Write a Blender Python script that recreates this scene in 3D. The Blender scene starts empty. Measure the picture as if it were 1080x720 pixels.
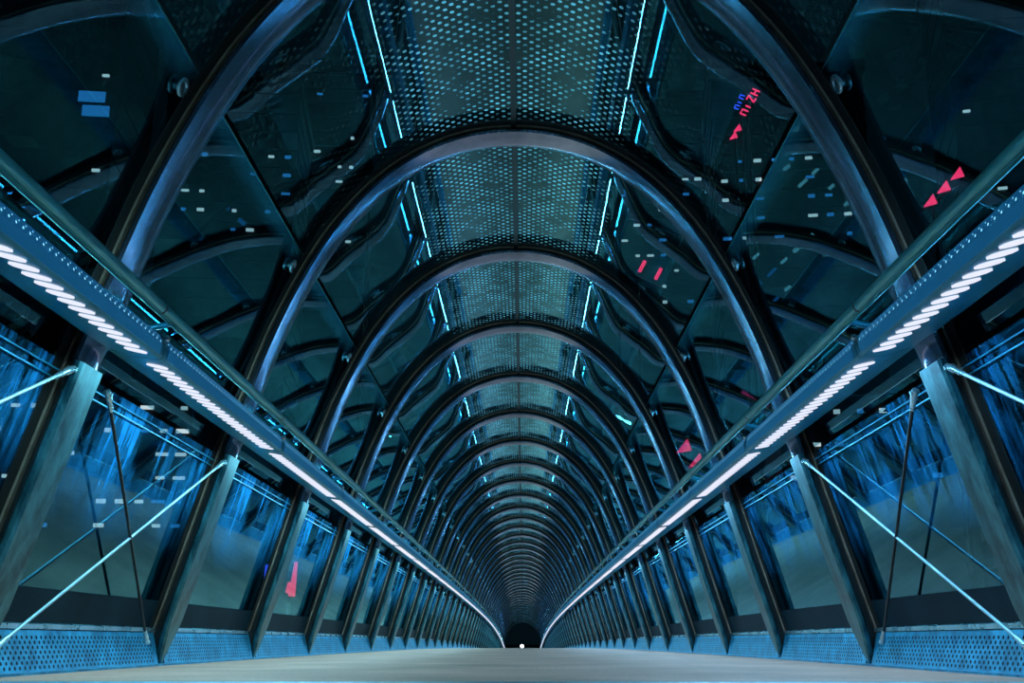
import bpy, bmesh, math, random
from mathutils import Vector, Matrix
random.seed(7)
sc = bpy.context.scene
COL = sc.collection

# ------------------------------------------------------------------ camera, world, exposure
cam_d = bpy.data.cameras.new('camera')
cam_d.sensor_width = 36.0
cam_d.lens = 38.63
cam_d.clip_start = 0.02
cam_d.clip_end = 2000
cam = bpy.data.objects.new('camera', cam_d)
COL.objects.link(cam)
cam.location = (0.055, 0.0, 0.15)
cam.rotation_euler = (math.radians(90 + 15.12), 0, math.radians(0.56))
sc.camera = cam

world = bpy.data.worlds.new('night')
sc.world = world
world.use_nodes = True
wn = world.node_tree.nodes
wn['Background'].inputs['Color'].default_value = (0.06, 0.34, 0.52, 1)
wn['Background'].inputs['Strength'].default_value = 0.006

sc.view_settings.view_transform = 'Standard'
sc.view_settings.look = 'None'
sc.view_settings.exposure = 1.0
sc.view_settings.gamma = 1.0
sc.view_settings.use_curve_mapping = False
cy = sc.cycles
cy.use_denoising = True
cy.max_bounces = 9
cy.diffuse_bounces = 2
cy.glossy_bounces = 5
cy.transmission_bounces = 4
cy.transparent_max_bounces = 40
cy.sample_clamp_indirect = 6.0
cy.caustics_reflective = False
cy.caustics_refractive = False

LAMP_COL = (0.24, 0.70, 1.0)
LAMP_SIDE = {-1: (0.25, 0.76, 0.98), 1: (0.21, 0.63, 1.0)}
LAMP_STR = 0.52     # what the louvre itself shows
FILL_STR = 0.9  # glow of the added slot on top of the fixtures
DOWN_W, FILL_W = 15.5, 7.0   # power per fixture: lamp down, added fill up

# ------------------------------------------------------------------ tunnel dimensions
S = 2.345                  # frame spacing
Y0 = 4.44                  # first frame in the picture
K0, K1 = -1, 39            # frames
def drop(y):
    return y * y / 10000.0 + 1.2e-8 * y ** 4 if y > 0 else 0.0
def fy(k): return Y0 + S * k
def fz(k): return -drop(fy(k))
def slope(k): return math.atan2(fz(k + 1) - fz(k), S)
def frame_matrix(k):
    return Matrix.Translation((0, fy(k), fz(k))) @ Matrix.Rotation(slope(k), 4, 'X')

# inner face of a frame, half profile (x, z), floor to crown
RAW = [(2.10, 0.0), (1.915, 0.62), (1.735, 1.24), (1.61, 1.62), (1.51, 1.92), (1.405, 2.18), (1.28, 2.44), (1.135, 2.69),
       (0.955, 2.92), (0.76, 3.105), (0.53, 3.25), (0.275, 3.342), (0.0, 3.372)]
def catmull(P, n):
    out = []
    Q = [(2 * P[0][0] - P[1][0], 2 * P[0][1] - P[1][1])] + P + [(-P[-2][0], P[-2][1])]
    for i in range(1, len(Q) - 2):
        p0, p1, p2, p3 = (Vector(q) for q in Q[i - 1:i + 3])
        for j in range(n):
            t = j / n
            out.append(0.5 * ((2 * p1) + (p2 - p0) * t + (2 * p0 - 5 * p1 + 4 * p2 - p3) * t * t + (3 * p1 - p0 - 3 * p2 + p3) * t ** 3))
    out.append(Vector(P[-1]))
    return out
HALF = catmull(RAW, 4)
def normals(P):
    N = []
    for i, p in enumerate(P):
        a = P[max(i - 1, 0)]; b = P[min(i + 1, len(P) - 1)]
        t = (b - a).normalized()
        N.append(Vector((t.y, -t.x)))       # outward for the right-hand half (x > 0, climbing)
    N[-1] = Vector((0, 1))
    return N
HN = normals(HALF)
GLASS_OFF = 0.112
def off_half(d): return [p + n * d for p, n in zip(HALF, HN)]
ARCH_Z = 1.24              # where the post ends and the arch starts

# ------------------------------------------------------------------ materials
MATS = {}
def new_mat(name):
    m = bpy.data.materials.new(name); m.use_nodes = True
    MATS[name] = m
    return m, m.node_tree.nodes, m.node_tree.links
def metal(name, c0, c1, metallic, r0, r1, scale=6.0, stretch=(1, 1, 1), bump=0.0):
    m, n, l = new_mat(name)
    b = n['Principled BSDF']
    tc = n.new('ShaderNodeTexCoord'); mp = n.new('ShaderNodeMapping')
    mp.inputs['Scale'].default_value = stretch
    no = n.new('ShaderNodeTexNoise'); no.inputs['Scale'].default_value = scale; no.inputs['Detail'].default_value = 6; no.inputs['Roughness'].default_value = .65
    cr = n.new('ShaderNodeValToRGB')
    cr.color_ramp.elements[0].position = .36; cr.color_ramp.elements[0].color = (*c0, 1)
    cr.color_ramp.elements[1].position = .66; cr.color_ramp.elements[1].color = (*c1, 1)
    mr = n.new('ShaderNodeMapRange'); mr.inputs['To Min'].default_value = r0; mr.inputs['To Max'].default_value = r1
    l.new(tc.outputs['Object'], mp.inputs['Vector']); l.new(mp.outputs['Vector'], no.inputs['Vector'])
    l.new(no.outputs['Fac'], cr.inputs['Fac']); l.new(cr.outputs['Color'], b.inputs['Base Color'])
    l.new(no.outputs['Fac'], mr.inputs['Value']); l.new(mr.outputs['Result'], b.inputs['Roughness'])
    b.inputs['Metallic'].default_value = metallic
    if bump:
        bp = n.new('ShaderNodeBump'); bp.inputs['Strength'].default_value = bump; bp.inputs['Distance'].default_value = .01
        l.new(no.outputs['Fac'], bp.inputs['Height']); l.new(bp.outputs['Normal'], b.inputs['Normal'])
    return m
metal('arch_steel', (.22, .26, .36), (.47, .48, .64), .96, .10, .22, 2.5)
metal('post_steel', (.010, .055, .07), (.085, .27, .30), .75, .22, .5, 11, (1, 1, .4), bump=.06)
metal('black_steel', (.006, .006, .007), (.016, .015, .016), .3, .35, .6, 5)
metal('copper_edge', (.55, .30, .20), (.85, .55, .40), .8, .25, .4, 8)
metal('beam_steel', (.02, .34, .52), (.05, .46, .70), .3, .22, .40, 4)
metal('rail_steel', (.08, .55, .60), (.18, .72, .76), .4, .16, .32, 5, (1, .3, 1))
metal('rod_steel', (.34, .46, .52), (.55, .68, .74), .7, .38, .5, 8)
metal('kick_steel', (.008, .15, .27), (.06, .44, .68), .45, .25, .55, 8, bump=.2)
metal('bright_trim', (.42, .62, .68), (.75, .86, .9), .85, .2, .35, 6)
metal('clamp_steel', (.35, .5, .55), (.6, .75, .8), .8, .2, .35, 9)
metal('dark_plate', (.004, .012, .018), (.010, .022, .03), 0, .6, .8, 5)
metal('dark_reflection', (.004, .016, .024), (.008, .026, .036), 0, .5, .6, 3)  # painted dark reflection for the foot of the lower panes
MATS['dark_reflection'].node_tree.nodes['Principled BSDF'].inputs['Specular IOR Level'].default_value = .05
metal('rubber', (.004, .004, .004), (.008, .008, .008), 0, .5, .7, 5)
metal('bark', (.02, .016, .013), (.05, .04, .03), 0, .8, .95, 14, bump=.6)
metal('leaf', (.012, .03, .02), (.04, .08, .05), 0, .5, .7, 3)
metal('facade', (.012, .016, .02), (.03, .036, .042), 0, .4, .7, 1.5)
metal('ground_soil', (.02, .03, .028), (.05, .065, .05), 0, .8, .95, 3, bump=.6)
metal('parapet_concrete', (.03, .04, .045), (.06, .075, .08), 0, .7, .9, 4, bump=.3)

def floor_mat():
    m, n, l = new_mat('floor_concrete')
    b = n['Principled BSDF']
    tc = n.new('ShaderNodeTexCoord')
    n1 = n.new('ShaderNodeTexNoise'); n1.inputs['Scale'].default_value = 42; n1.inputs['Detail'].default_value = 8; n1.inputs['Roughness'].default_value = .75
    n2 = n.new('ShaderNodeTexNoise'); n2.inputs['Scale'].default_value = 1.3; n2.inputs['Detail'].default_value = 5
    mx = n.new('ShaderNodeMath'); mx.operation = 'ADD'
    md = n.new('ShaderNodeMath'); md.operation = 'MULTIPLY'; md.inputs[1].default_value = .5
    cr = n.new('ShaderNodeValToRGB')
    cr.color_ramp.elements[0].position = .36; cr.color_ramp.elements[0].color = (.44, .180, .120, 1)
    cr.color_ramp.elements[1].position = .66; cr.color_ramp.elements[1].color = (.84, .345, .243, 1)
    l.new(tc.outputs['Object'], n1.inputs['Vector']); l.new(tc.outputs['Object'], n2.inputs['Vector'])
    l.new(n1.outputs['Fac'], mx.inputs[0]); l.new(n2.outputs['Fac'], mx.inputs[1]); l.new(mx.outputs[0], md.inputs[0])
    l.new(md.outputs[0], cr.inputs['Fac']); l.new(cr.outputs['Color'], b.inputs['Base Color'])
    b.inputs['Roughness'].default_value = .75
    bp = n.new('ShaderNodeBump'); bp.inputs['Strength'].default_value = .4; bp.inputs['Distance'].default_value = .01
    l.new(n1.outputs['Fac'], bp.inputs['Height']); l.new(bp.outputs['Normal'], b.inputs['Normal'])
floor_mat()

def emit(name, col, s):
    m, n, l = new_mat(name)
    n.remove(n['Principled BSDF'])
    e = n.new('ShaderNodeEmission'); e.inputs['Color'].default_value = (*col, 1); e.inputs['Strength'].default_value = s
    l.new(e.outputs[0], n['Material Output'].inputs['Surface'])
    return m
emit('lamp_light', (.80, .84, 1.0), LAMP_STR)
emit('fill_glow', LAMP_COL, FILL_STR)
emit('window_white', (.7, .92, 1), .36)
emit('window_blue', (.03, .28, .75), .30)
emit('neon_red', (1, .03, .12), .9)
emit('neon_blue', (.04, .1, 1), .7)
emit('far_lamp', (.9, .95, 1), 6)

def glass_core(m, n, l, f0, power, tint, warp=0.0):
    n.remove(n['Principled BSDF'])
    out = n['Material Output']
    tr = n.new('ShaderNodeBsdfTransparent'); tr.inputs['Color'].default_value = (*tint, 1)
    gl = n.new('ShaderNodeBsdfGlossy'); gl.inputs['Roughness'].default_value = 0.0; gl.inputs['Color'].default_value = (.30, .82, .96, 1)
    lw = n.new('ShaderNodeLayerWeight'); lw.inputs['Blend'].default_value = .5
    pw = n.new('ShaderNodeMath'); pw.operation = 'POWER'; pw.inputs[1].default_value = power
    ma = n.new('ShaderNodeMath'); ma.operation = 'MULTIPLY_ADD'; ma.inputs[1].default_value = 1 - f0; ma.inputs[2].default_value = f0
    mx = n.new('ShaderNodeMixShader')
    l.new(lw.outputs['Facing'], pw.inputs[0]); l.new(pw.outputs[0], ma.inputs[0]); l.new(ma.outputs[0], mx.inputs[0])
    l.new(tr.outputs[0], mx.inputs[1]); l.new(gl.outputs[0], mx.inputs[2])
    if warp:
        tc = n.new('ShaderNodeTexCoord'); no = n.new('ShaderNodeTexNoise'); no.inputs['Scale'].default_value = 1.6; no.inputs['Detail'].default_value = 1
        bp = n.new('ShaderNodeBump'); bp.inputs['Strength'].default_value = warp; bp.inputs['Distance'].default_value = .02
        l.new(tc.outputs['Object'], no.inputs['Vector']); l.new(no.outputs['Fac'], bp.inputs['Height']); l.new(bp.outputs['Normal'], gl.inputs['Normal'])
    return mx, out

def glass_mats():
    m, n, l = new_mat('side_glass')
    mx, out = glass_core(m, n, l, .15, 3.2, (.55, .82, .88), .015)
    l.new(mx.outputs[0], out.inputs['Surface'])
    # lower panes: rain-streaked dirt hanging down from the top rail
    m, n, l = new_mat('lower_glass')
    mx, out = glass_core(m, n, l, .09, 3.4, (.62, .86, .9), .05)
    tc = n.new('ShaderNodeTexCoord')
    mp = n.new('ShaderNodeMapping'); mp.inputs['Scale'].default_value = (1, 14, 1.6)
    n1 = n.new('ShaderNodeTexNoise'); n1.inputs['Scale'].default_value = 1.4; n1.inputs['Detail'].default_value = 7; n1.inputs['Roughness'].default_value = .7
    n2 = n.new('ShaderNodeTexNoise'); n2.inputs['Scale'].default_value = 1.5; n2.inputs['Detail'].default_value = 3
    l.new(tc.outputs['Object'], mp.inputs['Vector']); l.new(mp.outputs['Vector'], n1.inputs['Vector']); l.new(tc.outputs['Object'], n2.inputs['Vector'])
    sx = n.new('ShaderNodeSeparateXYZ'); l.new(tc.outputs['UV'], sx.inputs[0])
    up = n.new('ShaderNodeMapRange'); up.inputs['From Min'].default_value = .38; up.inputs['From Max'].default_value = 1.0
    l.new(sx.outputs['Y'], up.inputs['Value'])
    a = n.new('ShaderNodeMath'); a.operation = 'MULTIPLY'; l.new(n1.outputs['Fac'], a.inputs[0]); l.new(n2.outputs['Fac'], a.inputs[1])
    st = n.new('ShaderNodeMapRange'); st.inputs['From Min'].default_value = .20; st.inputs['From Max'].default_value = .36
    l.new(a.outputs[0], st.inputs['Value'])
    b = n.new('ShaderNodeMath'); b.operation = 'MULTIPLY'; l.new(st.outputs['Result'], b.inputs[0]); l.new(up.outputs['Result'], b.inputs[1])
    c = n.new('ShaderNodeMath'); c.operation = 'MULTIPLY_ADD'; c.inputs[1].default_value = 1.0; c.inputs[2].default_value = .004; l.new(b.outputs[0], c.inputs[0])
    df = n.new('ShaderNodeBsdfDiffuse'); df.inputs['Color'].default_value = (.03, .38, .85, 1)
    m2 = n.new('ShaderNodeMixShader'); l.new(c.outputs[0], m2.inputs[0]); l.new(mx.outputs[0], m2.inputs[1]); l.new(df.outputs[0], m2.inputs[2])
    l.new(m2.outputs[0], out.inputs['Surface'])
    # vault panes: white printed dots, dense near the crown and thinning out
    m, n, l = new_mat('vault_glass')
    mx, out = glass_core(m, n, l, .055, 3.0, (.55, .82, .88), .02)
    tc = n.new('ShaderNodeTexCoord'); sx = n.new('ShaderNodeSeparateXYZ'); l.new(tc.outputs['UV'], sx.inputs[0])
    def M(op, a, b=None, c=None):
        k = n.new('ShaderNodeMath'); k.operation = op
        for i, v in enumerate((a, b, c)):
            if v is None: continue
            if isinstance(v, (int, float)): k.inputs[i].default_value = v
            else: l.new(v, k.inputs[i])
        return k.outputs[0]
    P = .075
    def lattice(ox, oy):
        u = M('SUBTRACT', M('FRACT', M('MULTIPLY_ADD', sx.outputs['X'], 1 / P, ox)), .5)
        v = M('SUBTRACT', M('FRACT', M('MULTIPLY_ADD', sx.outputs['Y'], 1 / P, oy)), .5)
        return M('SQRT', M('ADD', M('MULTIPLY', u, u), M('MULTIPLY', v, v)))
    d = M('MINIMUM', lattice(0, 0), lattice(.5, .5))
    no = n.new('ShaderNodeTexNoise'); no.inputs['Scale'].default_value = 4; no.inputs['Detail'].default_value = 6; no.inputs['Roughness'].default_value = .7
    l.new(tc.outputs['UV'], no.inputs['Vector'])
    rad = M('MULTIPLY_ADD', no.outputs['Fac'], .12, .105)
    dot = M('LESS_THAN', d, rad)
    near = n.new('ShaderNodeMapRange'); near.inputs['From Min'].default_value = .62; near.inputs['From Max'].default_value = .80
    near.inputs['To Min'].default_value = 1; near.inputs['To Max'].default_value = .10
    l.new(sx.outputs['X'], near.inputs['Value'])
    fac = M('MULTIPLY', M('MULTIPLY', dot, near.outputs['Result']), M('MULTIPLY_ADD', no.outputs['Fac'], 5.5, -2.2))
    fac = M('MINIMUM', fac, .95)
    df = n.new('ShaderNodeBsdfDiffuse'); df.inputs['Color'].default_value = (.55, .95, 1.0, 1)
    m2 = n.new('ShaderNodeMixShader'); l.new(fac, m2.inputs[0]); l.new(mx.outputs[0], m2.inputs[1]); l.new(df.outputs[0], m2.inputs[2])
    l.new(m2.outputs[0], out.inputs['Surface'])
    # painted reflection band along the top of a side pane, fading out downwards
    m, n, l = new_mat('painted_reflection')
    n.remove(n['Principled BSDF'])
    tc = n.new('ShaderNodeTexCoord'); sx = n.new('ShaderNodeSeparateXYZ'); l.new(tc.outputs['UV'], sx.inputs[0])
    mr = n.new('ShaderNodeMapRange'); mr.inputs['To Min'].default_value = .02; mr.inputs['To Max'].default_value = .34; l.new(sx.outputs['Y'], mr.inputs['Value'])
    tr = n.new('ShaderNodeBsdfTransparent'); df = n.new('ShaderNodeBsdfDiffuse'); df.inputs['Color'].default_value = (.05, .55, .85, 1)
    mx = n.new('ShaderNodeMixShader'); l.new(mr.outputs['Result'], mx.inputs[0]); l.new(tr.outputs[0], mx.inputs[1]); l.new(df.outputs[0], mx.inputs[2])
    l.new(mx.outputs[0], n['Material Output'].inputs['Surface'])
    m, n, l = new_mat('glass_edge')
    b = n['Principled BSDF']; b.inputs['Base Color'].default_value = (.12, .5, .55, 1); b.inputs['Roughness'].default_value = .25
glass_mats()
def pinhole_mat():
    m, n, l = new_mat('pinholes')
    b = n['Principled BSDF']; b.inputs['Base Color'].default_value = (.07, .30, .40, 1); b.inputs['Metallic'].default_value = .5; b.inputs['Roughness'].default_value = .35
    tc = n.new('ShaderNodeTexCoord'); sx = n.new('ShaderNodeSeparateXYZ'); l.new(tc.outputs['Object'], sx.inputs[0])
    def M(op, a, b_=None, c=None):
        k = n.new('ShaderNodeMath'); k.operation = op
        for i, v in enumerate((a, b_, c)):
            if v is None: continue
            if isinstance(v, (int, float)): k.inputs[i].default_value = v
            else: l.new(v, k.inputs[i])
        return k.outputs[0]
    def row(z, ph, r):
        u = M('MULTIPLY', M('SUBTRACT', M('FRACT', M('MULTIPLY_ADD', sx.outputs['Y'], 1 / .048, ph)), .5), .048)
        v = M('SUBTRACT', sx.outputs['Z'], z)
        d = M('SQRT', M('ADD', M('MULTIPLY', u, u), M('MULTIPLY', v, v)))
        return M('LESS_THAN', d, r)
    f = M('MAXIMUM', row(1.341, 0, .0048), row(1.355, .5, .003))
    b.inputs['Emission Color'].default_value = (*LAMP_COL, 1)
    l.new(M('MULTIPLY_ADD', f, .75, 0.0), b.inputs['Emission Strength'])
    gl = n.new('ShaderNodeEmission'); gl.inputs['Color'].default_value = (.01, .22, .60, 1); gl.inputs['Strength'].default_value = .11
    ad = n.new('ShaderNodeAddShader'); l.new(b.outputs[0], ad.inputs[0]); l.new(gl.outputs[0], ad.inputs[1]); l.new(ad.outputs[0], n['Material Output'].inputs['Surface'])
pinhole_mat()

# ------------------------------------------------------------------ mesh helpers
def mesh_from(name, verts, faces, mat, smooth=False, uvs=None):
    me = bpy.data.meshes.new(name)
    me.from_pydata([tuple(v) for v in verts], [], faces)
    if uvs:
        lay = me.uv_layers.new(name='UVMap')
        for lp in me.loops: lay.data[lp.index].uv = uvs[lp.vertex_index]
    me.materials.append(MATS[mat])
    if smooth:
        for p in me.polygons: p.use_smooth = True
    me.update()
    return me
class MB:
    def __init__(s): s.v = []; s.f = []
    def add(s, vs, fs):
        o = len(s.v); s.v += [Vector(v) for v in vs]; s.f += [tuple(i + o for i in f) for f in fs]
    def box(s, a, b):
        x0, y0, z0 = a; x1, y1, z1 = b
        s.add([(x0, y0, z0), (x1, y0, z0), (x1, y1, z0), (x0, y1, z0), (x0, y0, z1), (x1, y0, z1), (x1, y1, z1), (x0, y1, z1)],
              [(0, 3, 2, 1), (4, 5, 6, 7), (0, 1, 5, 4), (1, 2, 6, 5), (2, 3, 7, 6), (3, 0, 4, 7)])
    def loft(s, secs, closed=True, caps=True):
        n = len(secs[0]); o = len(s.v)
        for sec in secs: s.v += [Vector(v) for v in sec]
        for i in range(len(secs) - 1):
            for j in range(n if closed else n - 1):
                a = o + i * n + j; b = o + i * n + (j + 1) % n
                s.f.append((a, b, b + n, a + n))
        if caps and closed:
            s.f.append(tuple(o + j for j in reversed(range(n))))
            s.f.append(tuple(o + (len(secs) - 1) * n + j for j in range(n)))
    def tube(s, pts, r, n=10):
        pts = [Vector(p) for p in pts]; secs = []
        for i, p in enumerate(pts):
            t = (pts[min(i + 1, len(pts) - 1)] - pts[max(i - 1, 0)]).normalized()
            a = t.orthogonal().normalized() if abs(t.z) > .95 else t.cross(Vector((0, 0, 1))).normalized()
            b = t.cross(a); rr = r[i] if isinstance(r, (list, tuple)) else r
            secs.append([p + (a * math.cos(2 * math.pi * j / n) + b * math.sin(2 * math.pi * j / n)) * rr for j in range(n)])
        s.loft(secs)
    def mesh(s, name, mat, smooth=False):
        me = mesh_from(name, s.v, s.f, mat, smooth)
        bm = bmesh.new(); bm.from_mesh(me); bmesh.ops.recalc_face_normals(bm, faces=bm.faces); bm.to_mesh(me); bm.free()
        if smooth:
            me.set_sharp_from_angle(angle=math.radians(40))
        return me
def mirror_mesh(me, name):
    m2 = me.copy(); m2.name = name
    for v in m2.vertices: v.co.x = -v.co.x
    m2.flip_normals()
    return m2
def link(name, me, parent=None, mw=None):
    o = bpy.data.objects.new(name, me); COL.objects.link(o)
    if parent is not None: o.parent = parent
    if mw is not None: o.matrix_world = mw
    return o
def tag(o, label, cat, group=None, kind=None):
    o['label'] = label; o['category'] = cat
    if group: o['group'] = group
    if kind: o['kind'] = kind
    return o
def struct(name, me, mw=None):
    o = link(name, me, None, mw); o['kind'] = 'structure'; return o
def dup(root, mw):
    r = root.copy(); COL.objects.link(r); r.matrix_world = mw
    for ch in list(root.children):
        c = ch.copy(); COL.objects.link(c); c.parent = r
        for g in list(ch.children):
            d = g.copy(); COL.objects.link(d); d.parent = c
    return r
ORD = ['nearest', 'second', 'third', 'fourth', 'fifth', 'sixth', 'seventh', 'eighth', 'ninth', 'tenth', 'eleventh', 'twelfth']

# ------------------------------------------------------------------ floor
KA, KB = K0, K1
ys = [fy(KA) + 0.25 * S * i for i in range(int((KB - KA) * 4) + 1)]
b = MB(); secs = []
for y in ys:
    z = -drop(y)
    secs.append([(-2.06, y, z), (-1.0, y, z + .004), (0, y, z + .006), (1.0, y, z + .004), (2.06, y, z), (2.06, y, z - .15), (-2.06, y, z - .15)])
b.loft(secs)
struct('floor', b.mesh('floor', 'floor_concrete'))
for sd, nm in ((-1, 'trim_left'), (1, 'trim_right')):
    b = MB(); secs = []
    for y in ys:
        z = -drop(y)
        secs.append([(sd * 2.06, y, z - .1), (sd * 2.06, y, z + .012), (sd * 2.13, y, z + .012), (sd * 2.13, y, z - .1)])
    b.loft(secs)
    struct(nm, b.mesh(nm, 'kick_steel'))
# metal threshold strip across the floor near the camera
b = MB(); yb = 3.50; b.box((-2.05, yb, -.001), (2.05, yb + .36, .010))
struct('trim_threshold', b.mesh('threshold', 'kick_steel'))

# ------------------------------------------------------------------ arch frames
def sec_points(i, P, N, d0, d1, w, sd, ch, bulge=0.0):
    p, nn = P[i], N[i]
    if bulge:
        sec = [(d0 + bulge * min(1, w / .1) * t * t, w * t) for t in (-1, -.8, -.55, -.28, 0, .28, .55, .8, 1)] + [(d1, w), (d1, -w)]
    else:
        sec = ((d0, -w + ch), (d0, w - ch), (d0 + ch, w), (d1 - ch, w), (d1, w - ch), (d1, -w + ch), (d1 - ch, -w), (d0 + ch, -w))
    return [(sd * (p + nn * d).x, y, (p + nn * d).y) for d, y in sec]
iA = min(range(len(HALF)), key=lambda i: abs(HALF[i].y - ARCH_Z))
FL_W = .115
def flange_secs(idx, sd, d0, d1, w, ch, taper=False, bulge=0.0):
    out = []
    for i in idx:
        ww = w
        if taper and HALF[i].y < .24: ww = max(.018, w * (.16 + .84 * HALF[i].y / .24))
        out.append(sec_points(i, HALF, HN, d0, d1, ww, sd, min(ch, ww * .45, (d1 - d0) * .45), bulge))
    return out
# a finer base for the tapered foot
def dense(P):
    out = [P[0]]
    for a, c in zip(P, P[1:]):
        if c.y < .7:
            for j in (1, 2, 3): out.append(a.lerp(c, j / 3))
        else: out.append(c)
    return out
HALF = dense(HALF); HN = normals(HALF)
iA = min(range(len(HALF)), key=lambda i: abs(HALF[i].y - ARCH_Z))
up_idx = list(range(iA, len(HALF))); lo_idx = list(range(0, iA + 1))
b = MB()
full = flange_secs(up_idx, 1, 0, .044, FL_W, .010, False, .026) + [[(-x, y, z) for x, y, z in s_] for s_ in reversed(flange_secs(up_idx, 1, 0, .044, FL_W, .010, False, .026)[:-1])]
b.loft(full); ME_ARCH = b.mesh('arch', 'arch_steel', True)
def post_mesh(sd):
    b = MB(); b.loft(flange_secs(lo_idx, sd, 0, .044, FL_W, .012, True)); return b.mesh('post', 'post_steel', True)
ME_POST = {sd: post_mesh(sd) for sd in (-1, 1)}
def full_loft(d0, d1, w, mat, nm, start=0):
    idx = list(range(start, len(HALF)))
    a = flange_secs(idx, 1, d0, d1, w, .002)
    b = MB(); b.loft(a + [[(-x, y, z) for x, y, z in s_] for s_ in reversed(a[:-1])]); return b.mesh(nm, mat, True)
ME_WEB = full_loft(.044, .092, .035, 'black_steel', 'web', 2)
ME_OUT = full_loft(.092, .104, .065, 'copper_edge', 'outer_flange', 2)
ME_BORDER = full_loft(.1045, .1075, .135, 'rubber', 'black_border', 3)  # wide black strip against the glass along each frame
def foot_mesh(sd):
    b = MB(); b.box((2.09 if sd > 0 else -2.16, -.05, .0), (2.16 if sd > 0 else -2.09, .05, .012))
    b.box((2.10 if sd > 0 else -2.14, -.012, .012), (2.14 if sd > 0 else -2.10, .012, .10))
    return b.mesh('base_plate', 'kick_steel')
ME_FOOT = {sd: foot_mesh(sd) for sd in (-1, 1)}

# glass outline
GH = off_half(GLASS_OFF) if False else [p + n_ * GLASS_OFF for p, n_ in zip(HALF, HN)]
SEAM_Z = 2.55
iS = min(range(len(GH)), key=lambda i: abs(GH[i].y - SEAM_Z))
SEAM = GH[iS]
def interp_x(P, z):
    for a, c in zip(P, P[1:]):
        if a.y <= z <= c.y: return a.x + (c.x - a.x) * (z - a.y) / (c.y - a.y)
LOW_A = Vector((interp_x(GH, .20), .20)); LOW_B = Vector((interp_x(GH, 1.26), 1.26))
MID_A = Vector((interp_x(GH, 1.30) + .03, 1.30)); MID_B = Vector((SEAM.x + .035, SEAM.y + .01))

# glass clamp: a ringed round disc on a short stud, just inside the pane
nmid = Vector(((MID_B - MID_A).y, -(MID_B - MID_A).x)).normalized()   # outward
def clamp_single(sd, y):
    b = MB(); t = (2.45 - MID_A.y) / (MID_B.y - MID_A.y); p = MID_A.lerp(MID_B, t)
    def at(d): q = p - nmid * d; return Vector((sd * q.x, y, q.y))
    ax = Vector((-sd * nmid.x, 0, -nmid.y)); u = Vector((0, 1, 0)); v = ax.cross(u)
    def ring(d, r, n=28): return [at(d) + (u * math.cos(2 * math.pi * q / n) + v * math.sin(2 * math.pi * q / n)) * r for q in range(n)]
    b.loft([ring(0, .018), ring(.014, .018), ring(.014, .038), ring(.018, .043), ring(.026, .043), ring(.029, .040), ring(.029, .024), ring(.024, .019), ring(.024, .001)])
    return b.mesh('glass_clamp', 'clamp_steel')
ME_CL = [clamp_single(sd, y) for sd in (-1, 1) for y in (-.175, .175)]

def make_frame():
    r = bpy.data.objects.new('arch_frame', None); COL.objects.link(r)
    link('arch', ME_ARCH, r)
    for sd in (-1, 1): link('post', ME_POST[sd], r)
    link('web', ME_WEB, r); link('black_border', ME_BORDER, r); link('outer_flange', ME_OUT, r)['label'] = 'copper coloured outer edge'
    for sd in (-1, 1): link('base_plate', ME_FOOT[sd], r)
    for me in ME_CL: link('glass_clamp', me, r)
    return r
proto = make_frame()
FAR_FROM = 12
for k in range(K0, K1 + 1):
    o = proto if k == K0 else dup(proto, frame_matrix(k))
    if k == K0: o.matrix_world = frame_matrix(k)
    if k == K0: lb, g = 'grey steel arch frame beside the viewpoint, before the first arch in view', None
    elif k == 0: lb, g = 'largest grey steel arch frame, its crown cut off by the top of the photo', None
    elif k == 1: lb, g = 'largest steel arch frame whose whole crown shows in the tunnel', None
    elif k < FAR_FROM: lb, g = 'grey steel arch frame, %s from the front of the glass tunnel' % ORD[k], None
    else: lb, g = 'small steel arch frame crowded among the others at the dark far end', 'arch frames at the far end'
    tag(o, lb, 'arch', g or 'tunnel arch frames')
    if g: o['group'] = g

# ------------------------------------------------------------------ glazing
def pane(a, c, sd, mat, nm, n=1, y0=.012, y1=S - .012):
    pts = [a.lerp(c, i / n) for i in range(n + 1)]
    vs = []; uv = []
    for i, p in enumerate(pts):
        vs += [(sd * p.x, y0, p.y), (sd * p.x, y1, p.y)]; uv += [(0, i / n), (1, i / n)]
    fs = [(2 * i, 2 * i + 1, 2 * i + 3, 2 * i + 2) for i in range(n)]
    if sd > 0: fs = [f[::-1] for f in fs]
    return mesh_from(nm, vs, fs, mat, False, uv)
ME_LOW = {sd: pane(LOW_A, LOW_B, sd, 'lower_glass', 'lower_pane') for sd in (-1, 1)}
ME_MID = {sd: pane(MID_A, MID_B, sd, 'side_glass', 'side_pane') for sd in (-1, 1)}
VP = [p.copy() for p in GH[iS:]]
arc = [0.0]
for a, c in zip(VP, VP[1:]): arc.append(arc[-1] + (c - a).length)
def vault(sd):
    vs = []; uv = []
    for p, s_ in zip(VP, arc):
        u = arc[-1] - s_
        for y in (.012, S / 2, S - .012): vs.append((sd * p.x, y, p.y)); uv.append((u if sd > 0 else u + .011, y))
    fs = []
    for i in range(len(VP) - 1):
        for j in range(2):
            a = i * 3 + j; fs.append((a, a + 1, a + 4, a + 3))
    if sd > 0: fs = [f[::-1] for f in fs]
    me = mesh_from('vault_pane', vs, fs, 'vault_glass', True, uv)
    return me
ME_VAULT = {sd: vault(sd) for sd in (-1, 1)}
def edge_strip(sd):
    b = MB(); d = (MID_B - MID_A).normalized(); q = MID_B + d * .004
    b.loft([[(sd * (p.x), y, p.y), (sd * (p.x + .006), y, p.y + .002), (sd * (p.x + .006 - d.x * .006), y, p.y + .008), (sd * p.x, y, p.y + .006)] for p, y in ((q, .012), (q, S - .012))])
    return b.mesh('pane_edge', 'glass_edge')
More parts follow.
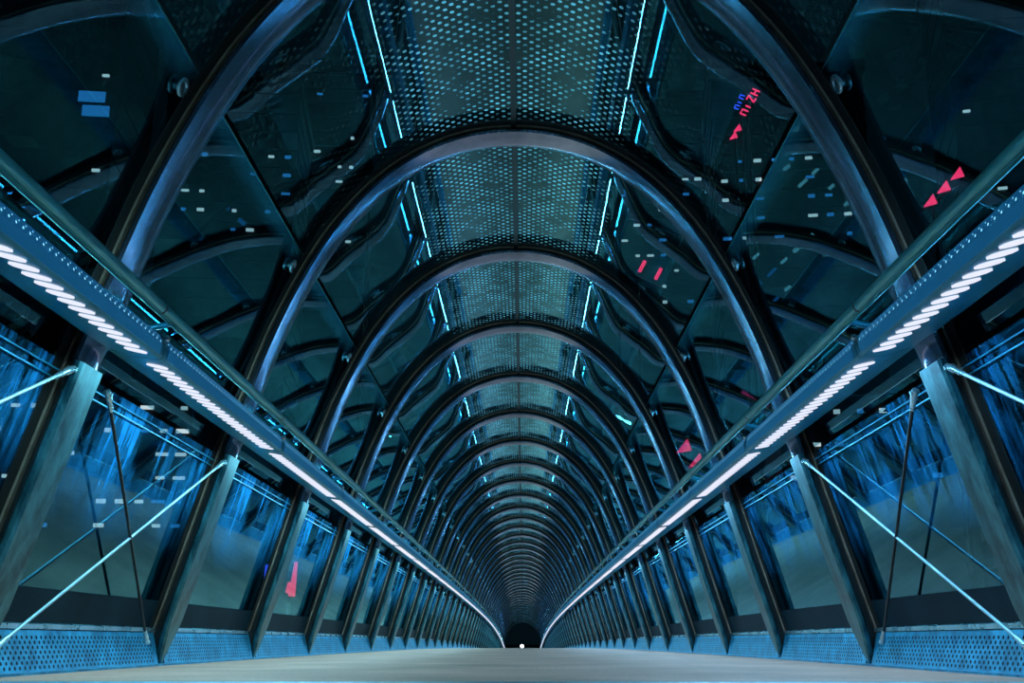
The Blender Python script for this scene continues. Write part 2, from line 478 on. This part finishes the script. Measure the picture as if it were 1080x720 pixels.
def reflect_band(sd):  # strip that paints the beam's reflection onto the pane top
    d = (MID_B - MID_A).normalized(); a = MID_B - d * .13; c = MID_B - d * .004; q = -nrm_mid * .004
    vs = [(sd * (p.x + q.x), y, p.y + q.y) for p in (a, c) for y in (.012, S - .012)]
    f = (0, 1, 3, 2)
    return mesh_from('reflection_band', vs, [f if sd < 0 else f[::-1]], 'painted_reflection', False, [(0, 0), (1, 0), (0, 1), (1, 1)])
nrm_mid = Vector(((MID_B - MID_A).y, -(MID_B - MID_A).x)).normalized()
ME_RB = {sd: reflect_band(sd) for sd in (-1, 1)}
ME_EDGE = {sd: edge_strip(sd) for sd in (-1, 1)}
def lower_frame(sd):
    b = MB()
    for z, r in ((1.18, .0028), (1.215, .0028)):
        x = sd * (interp_x(GH, z) - .012)
        b.loft([[(x - r, y, z - r), (x + r, y, z - r), (x + r, y, z + r), (x - r, y, z + r)] for y in (.05, S - .05)])
    return b.mesh('window_frame', 'beam_steel')
def bottom_rail(sd):
    b = MB(); x = sd * (interp_x(GH, .205) - .012); r = .011
    b.loft([[(x - r, y, .205 - r), (x + r, y, .205 - r), (x + r, y, .205 + r), (x - r, y, .205 + r)] for y in (.05, S - .05)])
    return b.mesh('bottom_rail', 'bright_trim')
def dark_band(sd):  # painted dark strip where the clear pane only reflects something dark
    b = MB(); a = LOW_A.lerp(LOW_B, .02); c = LOW_A.lerp(LOW_B, .16)
    b.loft([[(sd * (a.x - .003), y, a.y), (sd * (c.x - .003), y, c.y), (sd * (c.x - .007), y, c.y), (sd * (a.x - .007), y, a.y)] for y in (.02, S - .02)])
    return b.mesh('dark_band', 'dark_reflection')
ME_BR = {sd: bottom_rail(sd) for sd in (-1, 1)}; ME_DB = {sd: dark_band(sd) for sd in (-1, 1)}
ME_LF = {sd: lower_frame(sd) for sd in (-1, 1)}
def crown_joint():
    b = MB(); z = GH[-1].y
    b.loft([[(-.017, y, z - .022), (.017, y, z - .022), (.017, y, z + .01), (-.017, y, z + .01)] for y in (.01, S - .01)])
    return b.mesh('crown_joint', 'rubber')
ME_CJ = crown_joint()
wi = 0
for k in range(K0, K1):
    mw = frame_matrix(k)
    for sd in (-1, 1):
        wi += 1
        w = struct('window_%d' % wi, ME_LOW[sd], mw); link('window_frame', ME_LF[sd], w); link('bottom_rail', ME_BR[sd], w); link('dark_band', ME_DB[sd], w)
        wi += 1
        w = struct('window_%d' % wi, ME_MID[sd], mw); link('pane_edge', ME_EDGE[sd], w); link('reflection_band', ME_RB[sd], w)
        struct('ceiling', ME_VAULT[sd], mw)
    struct('trim_%d' % (k - K0 + 1), ME_CJ, mw)

# ------------------------------------------------------------------ kick plates
def kick_sheet(sd):
    b = MB(); L = S - .24; y0 = .12; rows = 7; ph = .05; rh = .0215; zlo = .018; r = .0085; ncol = int(L / ph)
    yl = y0 + (L - ncol * ph) / 2
    def P(y, z): return (sd * (2.093 + .045 * (z / .19)), y, z)
    for ri in range(rows):
        z0 = zlo + ri * rh; z1 = z0 + rh; o = (ri % 2) * ph / 2
        for ci in range(ncol - (ri % 2)):
            ya = yl + o + ci * ph; yb_ = ya + ph; cyy = (ya + yb_) / 2; cz = (z0 + z1) / 2
            outer = [(yb_, cz), (yb_, z1), (cyy, z1), (ya, z1), (ya, cz), (ya, z0), (cyy, z0), (yb_, z0)]
            inner = [(cyy + 1.25 * r * math.cos(math.pi / 4 * j), cz + r * math.sin(math.pi / 4 * j)) for j in range(8)]
            b.add([P(*q) for q in outer] + [P(*q) for q in inner], [(j, (j + 1) % 8, 8 + (j + 1) % 8, 8 + j) for j in range(8)])
        if o:
            for ya, yb_ in ((yl, yl + o), (yl + ncol * ph - o, yl + ncol * ph)):
                b.add([P(ya, z0), P(yb_, z0), P(yb_, z1), P(ya, z1)], [(0, 1, 2, 3)])
    zt = zlo + rows * rh
    for (ya, yb_, za, zb) in ((y0 - .06, yl, .006, .19), (yl + ncol * ph, y0 + L + .06, .006, .19), (yl, yl + ncol * ph, zt, .19), (yl, yl + ncol * ph, .006, zlo)):
        b.add([P(ya, za), P(yb_, za), P(yb_, zb), P(ya, zb)], [(0, 1, 2, 3)])
    return b.mesh('perforated_sheet', 'kick_steel')
def kick_back(sd):
    b = MB(); b.add([(sd * 2.112, .03, .003), (sd * 2.112, S - .03, .003), (sd * 2.153, S - .03, .19), (sd * 2.153, .03, .19)], [(0, 1, 2, 3)])
    return b.mesh('backing_plate', 'dark_plate')
ME_K = {sd: kick_sheet(sd) for sd in (-1, 1)}; ME_KB = {sd: kick_back(sd) for sd in (-1, 1)}
SIDE = {-1: 'left', 1: 'right'}
for sd in (-1, 1):
    pr = None
    for k in range(K0, K1):
        mw = frame_matrix(k)
        if pr is None:
            pr = o = bpy.data.objects.new('kick_plate', None); COL.objects.link(o); o.matrix_world = mw
            link('perforated_sheet', ME_K[sd], o); link('backing_plate', ME_KB[sd], o)
        else: o = dup(pr, mw)
        i = k + 1
        if i < 7: tag(o, 'perforated blue steel kick plate on the %s, %s from the front' % (SIDE[sd], ORD[i]), 'kick plate', 'kick plates along the %s wall' % SIDE[sd])
        else: tag(o, 'small blue steel kick plate far down the %s wall' % SIDE[sd], 'kick plate', 'far kick plates on the %s' % SIDE[sd])

# ------------------------------------------------------------------ strip lights
BEAM = [(1.450, 1.288), (1.462, 1.278), (1.575, 1.290), (1.680, 1.325), (1.74, 1.36), (1.74, 1.41), (1.50, 1.40), (1.452, 1.368), (1.442, 1.325)]
def housing(sd):
    b = MB(); b.loft([[(sd * x, y, z) for x, z in BEAM] for y in (.004, S - .004)]); return b.mesh('housing', 'beam_steel', True)
fA = Vector((1.472, 1.2790)); fB = Vector((1.560, 1.2884))
fd = (fB - fA).normalized(); fn = Vector((fd.y, -fd.x))     # outward of the lower face
def slots(sd):
    b = MB(); n = 23; y0 = .09; L = S - .18; p = L / n
    for i in range(n):
        yc = y0 + (i + .5) * p; hw = p * .31
        pts = []
        a = fA + fd * .004; c = fB - fd * .004; wl = (c - a).length; r = hw * .9
        for (t, yy) in ((r, -hw), (wl - r, -hw), (wl - r * .3, -hw * .7), (wl, 0), (wl - r * .3, hw * .7), (wl - r, hw), (r, hw), (r * .3, hw * .7), (0, 0), (r * .3, -hw * .7)):
            q = a + fd * t; pts.append((q, yc + yy - (t - wl / 2) * .6))
        top = [(sd * (q.x + fn.x * .0005), y, q.y + fn.y * .0005) for q, y in pts]
        bot = [(sd * (q.x + fn.x * .004), y, q.y + fn.y * .004) for q, y in pts]
        b.loft([top, bot])
    return b.mesh('light_louvre', 'lamp_light')
def nose(sd):
    # perforated nose strip; the lit holes are a pattern in its material
    b = MB(); secs = []
    for y in (.05, S - .05):
        o_ = [(1.4475, 1.2875), (1.4385, 1.325), (1.4425, 1.346), (1.4495, 1.369)]
        secs.append([(sd * x, y, z) for x, z in o_] + [(sd * (x + .0025), y, z) for x, z in reversed(o_)])
    b.loft(secs); return b.mesh('perforated_nose', 'pinholes')
def fill_glow(sd):  # added slot, unseen from below, to light ribs and vault
    b = MB(); b.loft([[(sd * 1.615, y, 1.4050), (sd * 1.645, y, 1.4060), (sd * 1.645, y, 1.4105), (sd * 1.615, y, 1.4095)] for y in (.10, S - .10)])
    return b.mesh('fill_slot', 'fill_glow')
def lamp_light(nm, w, sx, col):
    L = bpy.data.lights.new(nm, 'AREA'); L.shape = 'RECTANGLE'; L.size = sx; L.size_y = S - .2; L.energy = w; L.color = col
    return L
LD = {sd: lamp_light('lamp_down', DOWN_W, .085, LAMP_SIDE[sd]) for sd in (-1, 1)}; LU = {sd: lamp_light('fill_up', FILL_W, .03, LAMP_SIDE[sd]) for sd in (-1, 1)}
ME_H = {sd: housing(sd) for sd in (-1, 1)}; ME_SL = {sd: slots(sd) for sd in (-1, 1)}; ME_PH = {sd: nose(sd) for sd in (-1, 1)}; ME_FILL = {sd: fill_glow(sd) for sd in (-1, 1)}
for sd in (-1, 1):
    for k in range(K0, K1):
        mw = frame_matrix(k)
        o = bpy.data.objects.new('strip_light', None); COL.objects.link(o); o.matrix_world = mw
        link('housing', ME_H[sd], o); link('light_louvre', ME_SL[sd], o)['label'] = 'glowing white slotted louvre'
        link('perforated_nose', ME_PH[sd], o)['label'] = 'edge strip with rows of tiny lit holes'
        link('fill_slot', ME_FILL[sd], o)['label'] = 'added glowing slot on top of the housing, lighting the ribs'
        a = link('lamp_down', LD[sd], o); a.location = (sd * 1.516, S / 2, 1.272)
        a = link('fill_up', LU[sd], o); a.location = (sd * 1.63, S / 2, 1.416); a.rotation_euler = (math.pi, 0, 0)  # added upward fill for ribs and vault, not a known lamp
        i = k + 1
        if i < 8: tag(o, 'long louvred strip light on the %s wall, %s from the front' % (SIDE[sd], ORD[i]), 'strip light', 'strip lights along the %s wall' % SIDE[sd])
        else: tag(o, 'distant strip light in the thin white line on the %s' % SIDE[sd], 'strip light', 'far strip lights on the %s' % SIDE[sd])

# ------------------------------------------------------------------ handrails
HRX, HRZ, HRR = 1.475, 1.505, .027
for sd in (-1, 1):
    r = bpy.data.objects.new('handrail', None); COL.objects.link(r); r.location = (sd * HRX, fy(K0), 0)
    off = Matrix.Translation((-sd * HRX, -fy(K0), 0))
    def hl(nm, me, mw=Matrix.Identity(4)):
        o = link(nm, me, r); o.matrix_basis = off @ mw; return o
    b = MB(); b.tube([(sd * HRX, fy(k), fz(k) + HRZ) for k in range(K0, K1 + 1)], HRR, 20)
    hl('rail', b.mesh('rail', 'rail_steel', True))
    b = MB(); b.loft([[(sd * HRX - .003, fy(k), fz(k) + HRZ - .040), (sd * HRX + .003, fy(k), fz(k) + HRZ - .040), (sd * HRX + .003, fy(k), fz(k) + HRZ - .02), (sd * HRX - .003, fy(k), fz(k) + HRZ - .02)] for k in range(K0, K1 + 1)])
    hl('underside_bar', b.mesh('underside_bar', 'rail_steel'))
    b = MB(); b.tube([(sd * HRX, -.006, HRZ), (sd * HRX, .006, HRZ)], HRR + .0015, 20); mj = b.mesh('joint_ring', 'black_steel', True)
    b = MB()
    b.tube([(sd * 1.60, .14, 1.40), (sd * 1.56, .14, 1.455), (sd * 1.51, .14, 1.465), (sd * HRX, .14, HRZ - .03)], [.016, .015, .013, .012], 10)
    b.tube([(sd * 1.60, .14, 1.395), (sd * 1.60, .14, 1.405)], .03, 14)
    mbk = b.mesh('bracket', 'beam_steel', True)
    bm = bmesh.new(); bmesh.ops.create_uvsphere(bm, u_segments=14, v_segments=8, radius=.014, matrix=Matrix.Translation((sd * 1.446, .02, 1.372)))
    mkn = bpy.data.meshes.new('knob'); bm.to_mesh(mkn); bm.free(); mkn.materials.append(MATS['bright_trim'])
    for k in range(0, 30):
        mw = frame_matrix(k)
        hl('joint_ring', mj, mw); hl('bracket', mbk, mw)
        if k < 10: hl('bolt_knob', mkn, mw)
    tag(r, 'round teal steel handrail above the strip lights on the %s wall' % SIDE[sd], 'handrail', 'handrails')

# ------------------------------------------------------------------ tie rods
def rod(k0, zt0, k1, zb1, sd, label, yo0=0.0, yo1=0.0, r=.0075, mat='rod_steel'):
    def wp(k, z, yo):
        x = interp_x(HALF, max(z, .02)) + .02
        return frame_matrix(k) @ Vector((sd * x, yo, z))
    A = wp(k0, zt0, yo0); B = wp(k1, zb1, yo1)
    root = bpy.data.objects.new('tie_rod', None); COL.objects.link(root); root.location = B
    d = (A - B); L = d.length; u = d.normalized()
    b = MB(); b.tube([u * .10, u * (L - .10)], r, 12); link('rod', b.mesh('rod', mat, True), root)
    for e, s_ in ((Vector((0, 0, 0)), 1), (d, -1)):
        b = MB(); p = [e + u * s_ * t for t in (.0, .02, .06, .065, .105, .13)]
        b.tube(p, [.013, .016, .016, .013, .012, .009], 12)
        ax = Vector((sd * 1.0, 0, .3)).normalized()
        b.tube([e + u * s_ * .015 - ax * .02, e + u * s_ * .015 + ax * .02], .010, 10)
        link('fork_end', b.mesh('fork_end', 'clamp_steel', True), root)
    tag(root, label, 'tie rod', 'tie rods bracing the wall bays')
for sd in (-1, 1):
    s_ = SIDE[sd]
    rod(1, 1.20, 0, .10, sd, 'bright steel tie rod sloping down towards the viewer across the %s pane' % s_, -.13, .13)
    rod(0, 1.20, 1, .13, sd, 'dark tie rod hanging almost upright in front of the %s pane' % s_, .26, -.34, .008, 'black_steel')  # shade put into the colour: this rod's lit side faces away
    rod(0, 1.21, -1, .10, sd, 'bright tie rod leaving the %s edge of the photo, above the nearest post' % s_, -.13, .13)
    rod(-1, 1.20, 0, .13, sd, 'tie rod in the wall bay beside the viewpoint on the %s' % s_, .13, -.13)

# ------------------------------------------------------------------ outside: ground, parapets
b = MB()
N = 40
grid = []
for i in range(N + 1):
    y = -20 + 260 * i / N
    row = []
    for x in (-160, -90, -50, -30, -18, -9, -5.4, -3.2, 0, 3.2, 5.4, 9, 18, 30, 50, 90, 160):
        z = -1.1 if abs(x) < 6 else -1.1 + min(3.0, (abs(x) - 6) * .12) + random.uniform(-.15, .15)
        row.append((x, y, z))
    grid.append(row)
nx = len(grid[0])
for row in grid: b.v += [Vector(p) for p in row]
for i in range(N):
    for j in range(nx - 1): b.f.append((i * nx + j, i * nx + j + 1, (i + 1) * nx + j + 1, (i + 1) * nx + j))
struct('ground', b.mesh('ground', 'ground_soil'))

# ------------------------------------------------------------------ city buildings
def building(name, x, y, w, d, h, rot, rows, cols, lit, mats, label, wsize=(.75, .28), band=None, z0=-1.0):
    r = bpy.data.objects.new('office_tower', None); COL.objects.link(r); r.location = (x, y, z0); r.rotation_euler = (0, 0, rot)
    b = MB(); b.box((-w / 2, -d / 2, 0), (w / 2, d / 2, h)); b.box((-w / 2 - .2, -d / 2 - .2, h), (w / 2 + .2, d / 2 + .2, h + .8))
    for i in range(1, rows): b.box((-w / 2 - .06, -d / 2 - .06, h * i / rows - .12), (w / 2 + .06, d / 2 + .06, h * i / rows + .12))
    link('walls', b.mesh('walls', 'facade'), r)
    b = MB(); b.box((-w * .2, -d * .2, h + .8), (w * .15, d * .2, h + 3.2)); link('roof_plant', b.mesh('roof_plant', 'facade'), r)
    cells = [(i, j) for i in range(rows) for j in range(cols) if band is None or band[0] <= i / rows <= band[1]]
    random.shuffle(cells)
    mes = {}
    for i, j in cells[:min(lit, 95)]:
        m = random.choice(mats)
        if m not in mes:
            b = MB(); b.box((-wsize[0] / 2, -.05, -wsize[1] / 2), (wsize[0] / 2, .05, wsize[1] / 2)); mes[m] = b.mesh('lit_window', m)
        o = link('lit_window', mes[m], r); o.location = (-w / 2 + w * (j + .5) / cols, -d / 2 - .08, h * (i + .5) / rows)
        o.scale = (random.uniform(.5, 1.1), 1, random.uniform(.7, 1.1))
    tag(r, label, 'building', 'buildings outside the glass')
    return r
building('a', -22.5, 58, 11, 8, 13, .1, 11, 12, 42, ['window_white', 'window_white', 'window_blue'], 'low dark office block with dashed rows of white windows on the left', (.6, .2), (.45, .95))
t = building('b', -28.6, 62, 9, 9, 40, .12, 20, 6, 3, ['window_white'], 'dark tower with two bright blue windows high on the left', (.4, .2), (.6, .8))
b = MB(); b.box((-.75, -.06, -.32), (.75, .06, .32)); mw_ = b.mesh('lit_window', 'window_blue')
for dx, dz in ((3.1, 31.6), (3.4, 30.7)):
    o = link('lit_window', mw_, t); o.location = (dx, -4.6, dz)
building('c', -20.5, 74, 9, 9, 38, .1, 28, 8, 17, ['window_white', 'window_blue', 'window_white'], 'dark tower with scattered white window dashes behind the left side glass', (.55, .2), (.68, .86))
building('d', -20, 104, 9, 9, 56, .1, 36, 8, 18, ['window_white', 'window_blue'], 'slim dark tower with tiny lights behind the left arches', (.6, .25), (.6, .95))
building('e', 18.5, 72, 10, 9, 38, -.12, 28, 9, 24, ['window_white', 'window_blue', 'window_blue'], 'dark tower with blue and white window dashes behind the right side glass', (.55, .2), (.66, .84))
building('f', 15.8, 51, 8, 7, 11.5, -.12, 8, 8, 14, ['window_blue', 'window_white'], 'low dark block with few blue windows on the right', (.4, .18), (.55, .95))
building('g', 13, 98, 8, 8, 50, -.05, 34, 7, 24, ['window_blue', 'window_white'], 'slim dark tower behind the right arches', (.6, .25), (.55, .85))
building('h', 34, 66, 12, 10, 46, -.25, 26, 8, 10, ['window_white'], 'tall dark tower with hardly any lit windows, far right', (.5, .2), (.4, .9))

# ------------------------------------------------------------------ neon signs outside
def face_cam(o): o.rotation_euler = (0, 0, math.atan2(-(o.location.x), o.location.y))
def sign(name, loc, build, label, mat):
    r = bpy.data.objects.new(name, None); COL.objects.link(r); r.location = loc; face_cam(r)
    build(r, mat); tag(r, label, 'neon sign', 'neon signs outside')
    b = MB(); b.tube([(.1, .3, -loc[2] - 1.5), (.1, .3, 0)], [.16, .08], 8); b.tube([(.1, .3, -.1), (.1, .02, -.1)], .05, 6)
    link('mast', b.mesh('mast', 'black_steel', True), r)
    return r
def tri_sign(r, mat, n=3, s=1.0, dx=1.15, dz=.8):
    for i in range(n):
        b = MB(); o = Vector((i * dx * s, 0, i * dz * s))
        b.loft([[o + Vector((-.45 * s, y, -.35 * s)), o + Vector((.5 * s, y, -.2 * s)), o + Vector((.28 * s, y, .55 * s))] for y in (-.06, .06)])
        link('lit_triangle', b.mesh('lit_triangle', mat), r)
    b = MB(); b.loft([[Vector((-.8 * s, y, -.8 * s)), Vector((n * dx * s, y, (n * dz - 1.1) * s)), Vector((n * dx * s, y, (n * dz - .95) * s)), Vector((-.8 * s, y, -.65 * s))] for y in (.08, .2)])
    link('sign_frame', b.mesh('sign_frame', 'black_steel'), r)
def stroke_sign(r, mat, glyphs, s, tilt):
    ca, sa = math.cos(tilt), math.sin(tilt)
    x0 = 0
    for g in glyphs:
        b = MB()
        for (ax, az, bx, bz) in g:
            A = Vector((x0 + ax, 0, az)) * s; B = Vector((x0 + bx, 0, bz)) * s
            A = Vector((A.x * ca - A.z * sa, 0, A.x * sa + A.z * ca)); B = Vector((B.x * ca - B.z * sa, 0, B.x * sa + B.z * ca))
            b.tube([A, B], .11 * s, 6)
        link('lit_letter', b.mesh('lit_letter', mat), r); x0 += 1.0
    b = MB(); e = Vector((x0 * s * ca, 0, x0 * s * sa)); b.tube([Vector((0, .2, -.3 * s)), e + Vector((0, .2, -.3 * s))], .06 * s, 6)
    link('sign_frame', b.mesh('sign_frame', 'black_steel'), r)
GH_ = [(0, 0, 0, 1), (.6, 0, .6, 1), (0, .5, .6, .5)]
GZ_ = [(0, 1, .6, 1), (.6, 1, 0, 0), (0, 0, .6, 0)]
GN_ = [(0, 0, 0, .8), (0, .8, .6, .8), (.6, .8, .6, 0)]
GI_ = [(.2, 0, .2, .7)]
sign('neon_sign', (13.0, 58, 29.3), lambda r, m: stroke_sign(r, m, [GN_, GI_, GZ_, GH_], .46, 1.02), 'tilted red neon lettering high behind the right glass', 'neon_red')
sign('neon_sign', (12.6, 58, 29.7), lambda r, m: stroke_sign(r, m, [GN_, GI_, GN_], .34, 1.1), 'small blue neon lettering beside the tilted red letters', 'neon_blue')
sign('neon_sign', (12.2, 58, 28.0), lambda r, m: tri_sign(r, m, 2, .5, .5, .9), 'small red neon mark under the tilted red letters', 'neon_red')
sign('neon_sign', (17.9, 45, 18.6), lambda r, m: tri_sign(r, m, 3, .6, 1.0, .9), 'row of three red neon triangles above the right handrail', 'neon_red')
sign('neon_sign', (8.9, 60, 10.3), lambda r, m: tri_sign(r, m, 2, .9, .7, -.9), 'red neon patch low behind the right arches', 'neon_red')
sign('neon_sign', (7.7, 70, 24.0), lambda r, m: stroke_sign(r, m, [GI_, GI_], 1.2, -.5), 'pair of thin red neon strokes behind the upper right vault', 'neon_red')
sign('neon_sign', (-8.3, 40, 1.6), lambda r, m: stroke_sign(r, m, [[(.1, 0, .3, 2.2), (.3, 2.2, .35, 0), (-.1, .2, .0, .9)]], .55, -.05), 'tall red neon mark low behind the left panes', 'neon_red')
sign('neon_sign', (-9.2, 40, 1.9), lambda r, m: stroke_sign(r, m, [[(.1, 0, .15, 1.6), (.15, 1.6, .3, .1)]], .5, 0), 'small blue neon mark left of the tall red one', 'neon_blue')

# ------------------------------------------------------------------ trees outside
def tree(x, y, h, seed, label):
    rnd = random.Random(seed)
    r = bpy.data.objects.new('bare_tree', None); COL.objects.link(r); r.location = (x, y, -.9)
    b = MB(); tips = []
    def grow(p, d, L, rad, depth):
        q = p + d * L; mid = p.lerp(q, .5) + Vector((rnd.uniform(-.06, .06), rnd.uniform(-.06, .06), 0)) * L
        b.tube([p, mid, q], [rad, rad * .85, rad * .7], 6)
        if depth == 0: tips.append(q); return
        for _ in range(3 if depth > 1 else 2):
            nd = (d + Vector((rnd.uniform(-.8, .8), rnd.uniform(-.8, .8), rnd.uniform(-.1, .5)))).normalized()
            grow(q, nd, L * rnd.uniform(.6, .8), rad * .62, depth - 1)
    grow(Vector((0, 0, 0)), Vector((0, 0, 1)), h * .34, h * .022, 4)
    link('trunk', b.mesh('trunk', 'bark', True), r)
    b = MB()
    for t in tips:
        for _ in range(7):
            c = t + Vector((rnd.gauss(0, .35), rnd.gauss(0, .35), rnd.gauss(0, .3))); a = rnd.uniform(0, 6.28); u = Vector((math.cos(a), math.sin(a), rnd.uniform(-.6, .6))) * .16; v = u.orthogonal() * .6
            b.add([c - u, c + v, c + u, c - v], [(0, 1, 2, 3)])
    link('foliage', b.mesh('foliage', 'leaf'), r)
    tag(r, label, 'tree', 'trees outside the glass')
tree(-6.5, 8.5, 6.5, 1, 'sparse dark tree outside the nearest left side pane')
tree(-9, 17, 7, 2, 'dark tree outside the left panes, behind the second arch')
tree(7.5, 12, 6.5, 4, 'sparse dark tree outside the nearest right side pane')
tree(9.5, 22, 7.5, 5, 'dark tree outside the right panes, behind the third arch')

# ------------------------------------------------------------------ small lamp at the far end of the floor
r = bpy.data.objects.new('floor_lamp', None); COL.objects.link(r); r.location = (0.02, 38, -drop(38) + .006)
b = MB(); b.tube([(0, 0, 0), (0, 0, .02)], [.07, .05], 12); link('base', b.mesh('base', 'black_steel', True), r)
bm = bmesh.new(); bmesh.ops.create_uvsphere(bm, u_segments=12, v_segments=8, radius=.055, matrix=Matrix.Translation((0, 0, .07)))
me = bpy.data.meshes.new('bulb'); bm.to_mesh(me); bm.free(); me.materials.append(MATS['far_lamp']); link('bulb', me, r)
tag(r, 'tiny white light on the floor at the far end of the tunnel', 'lamp')
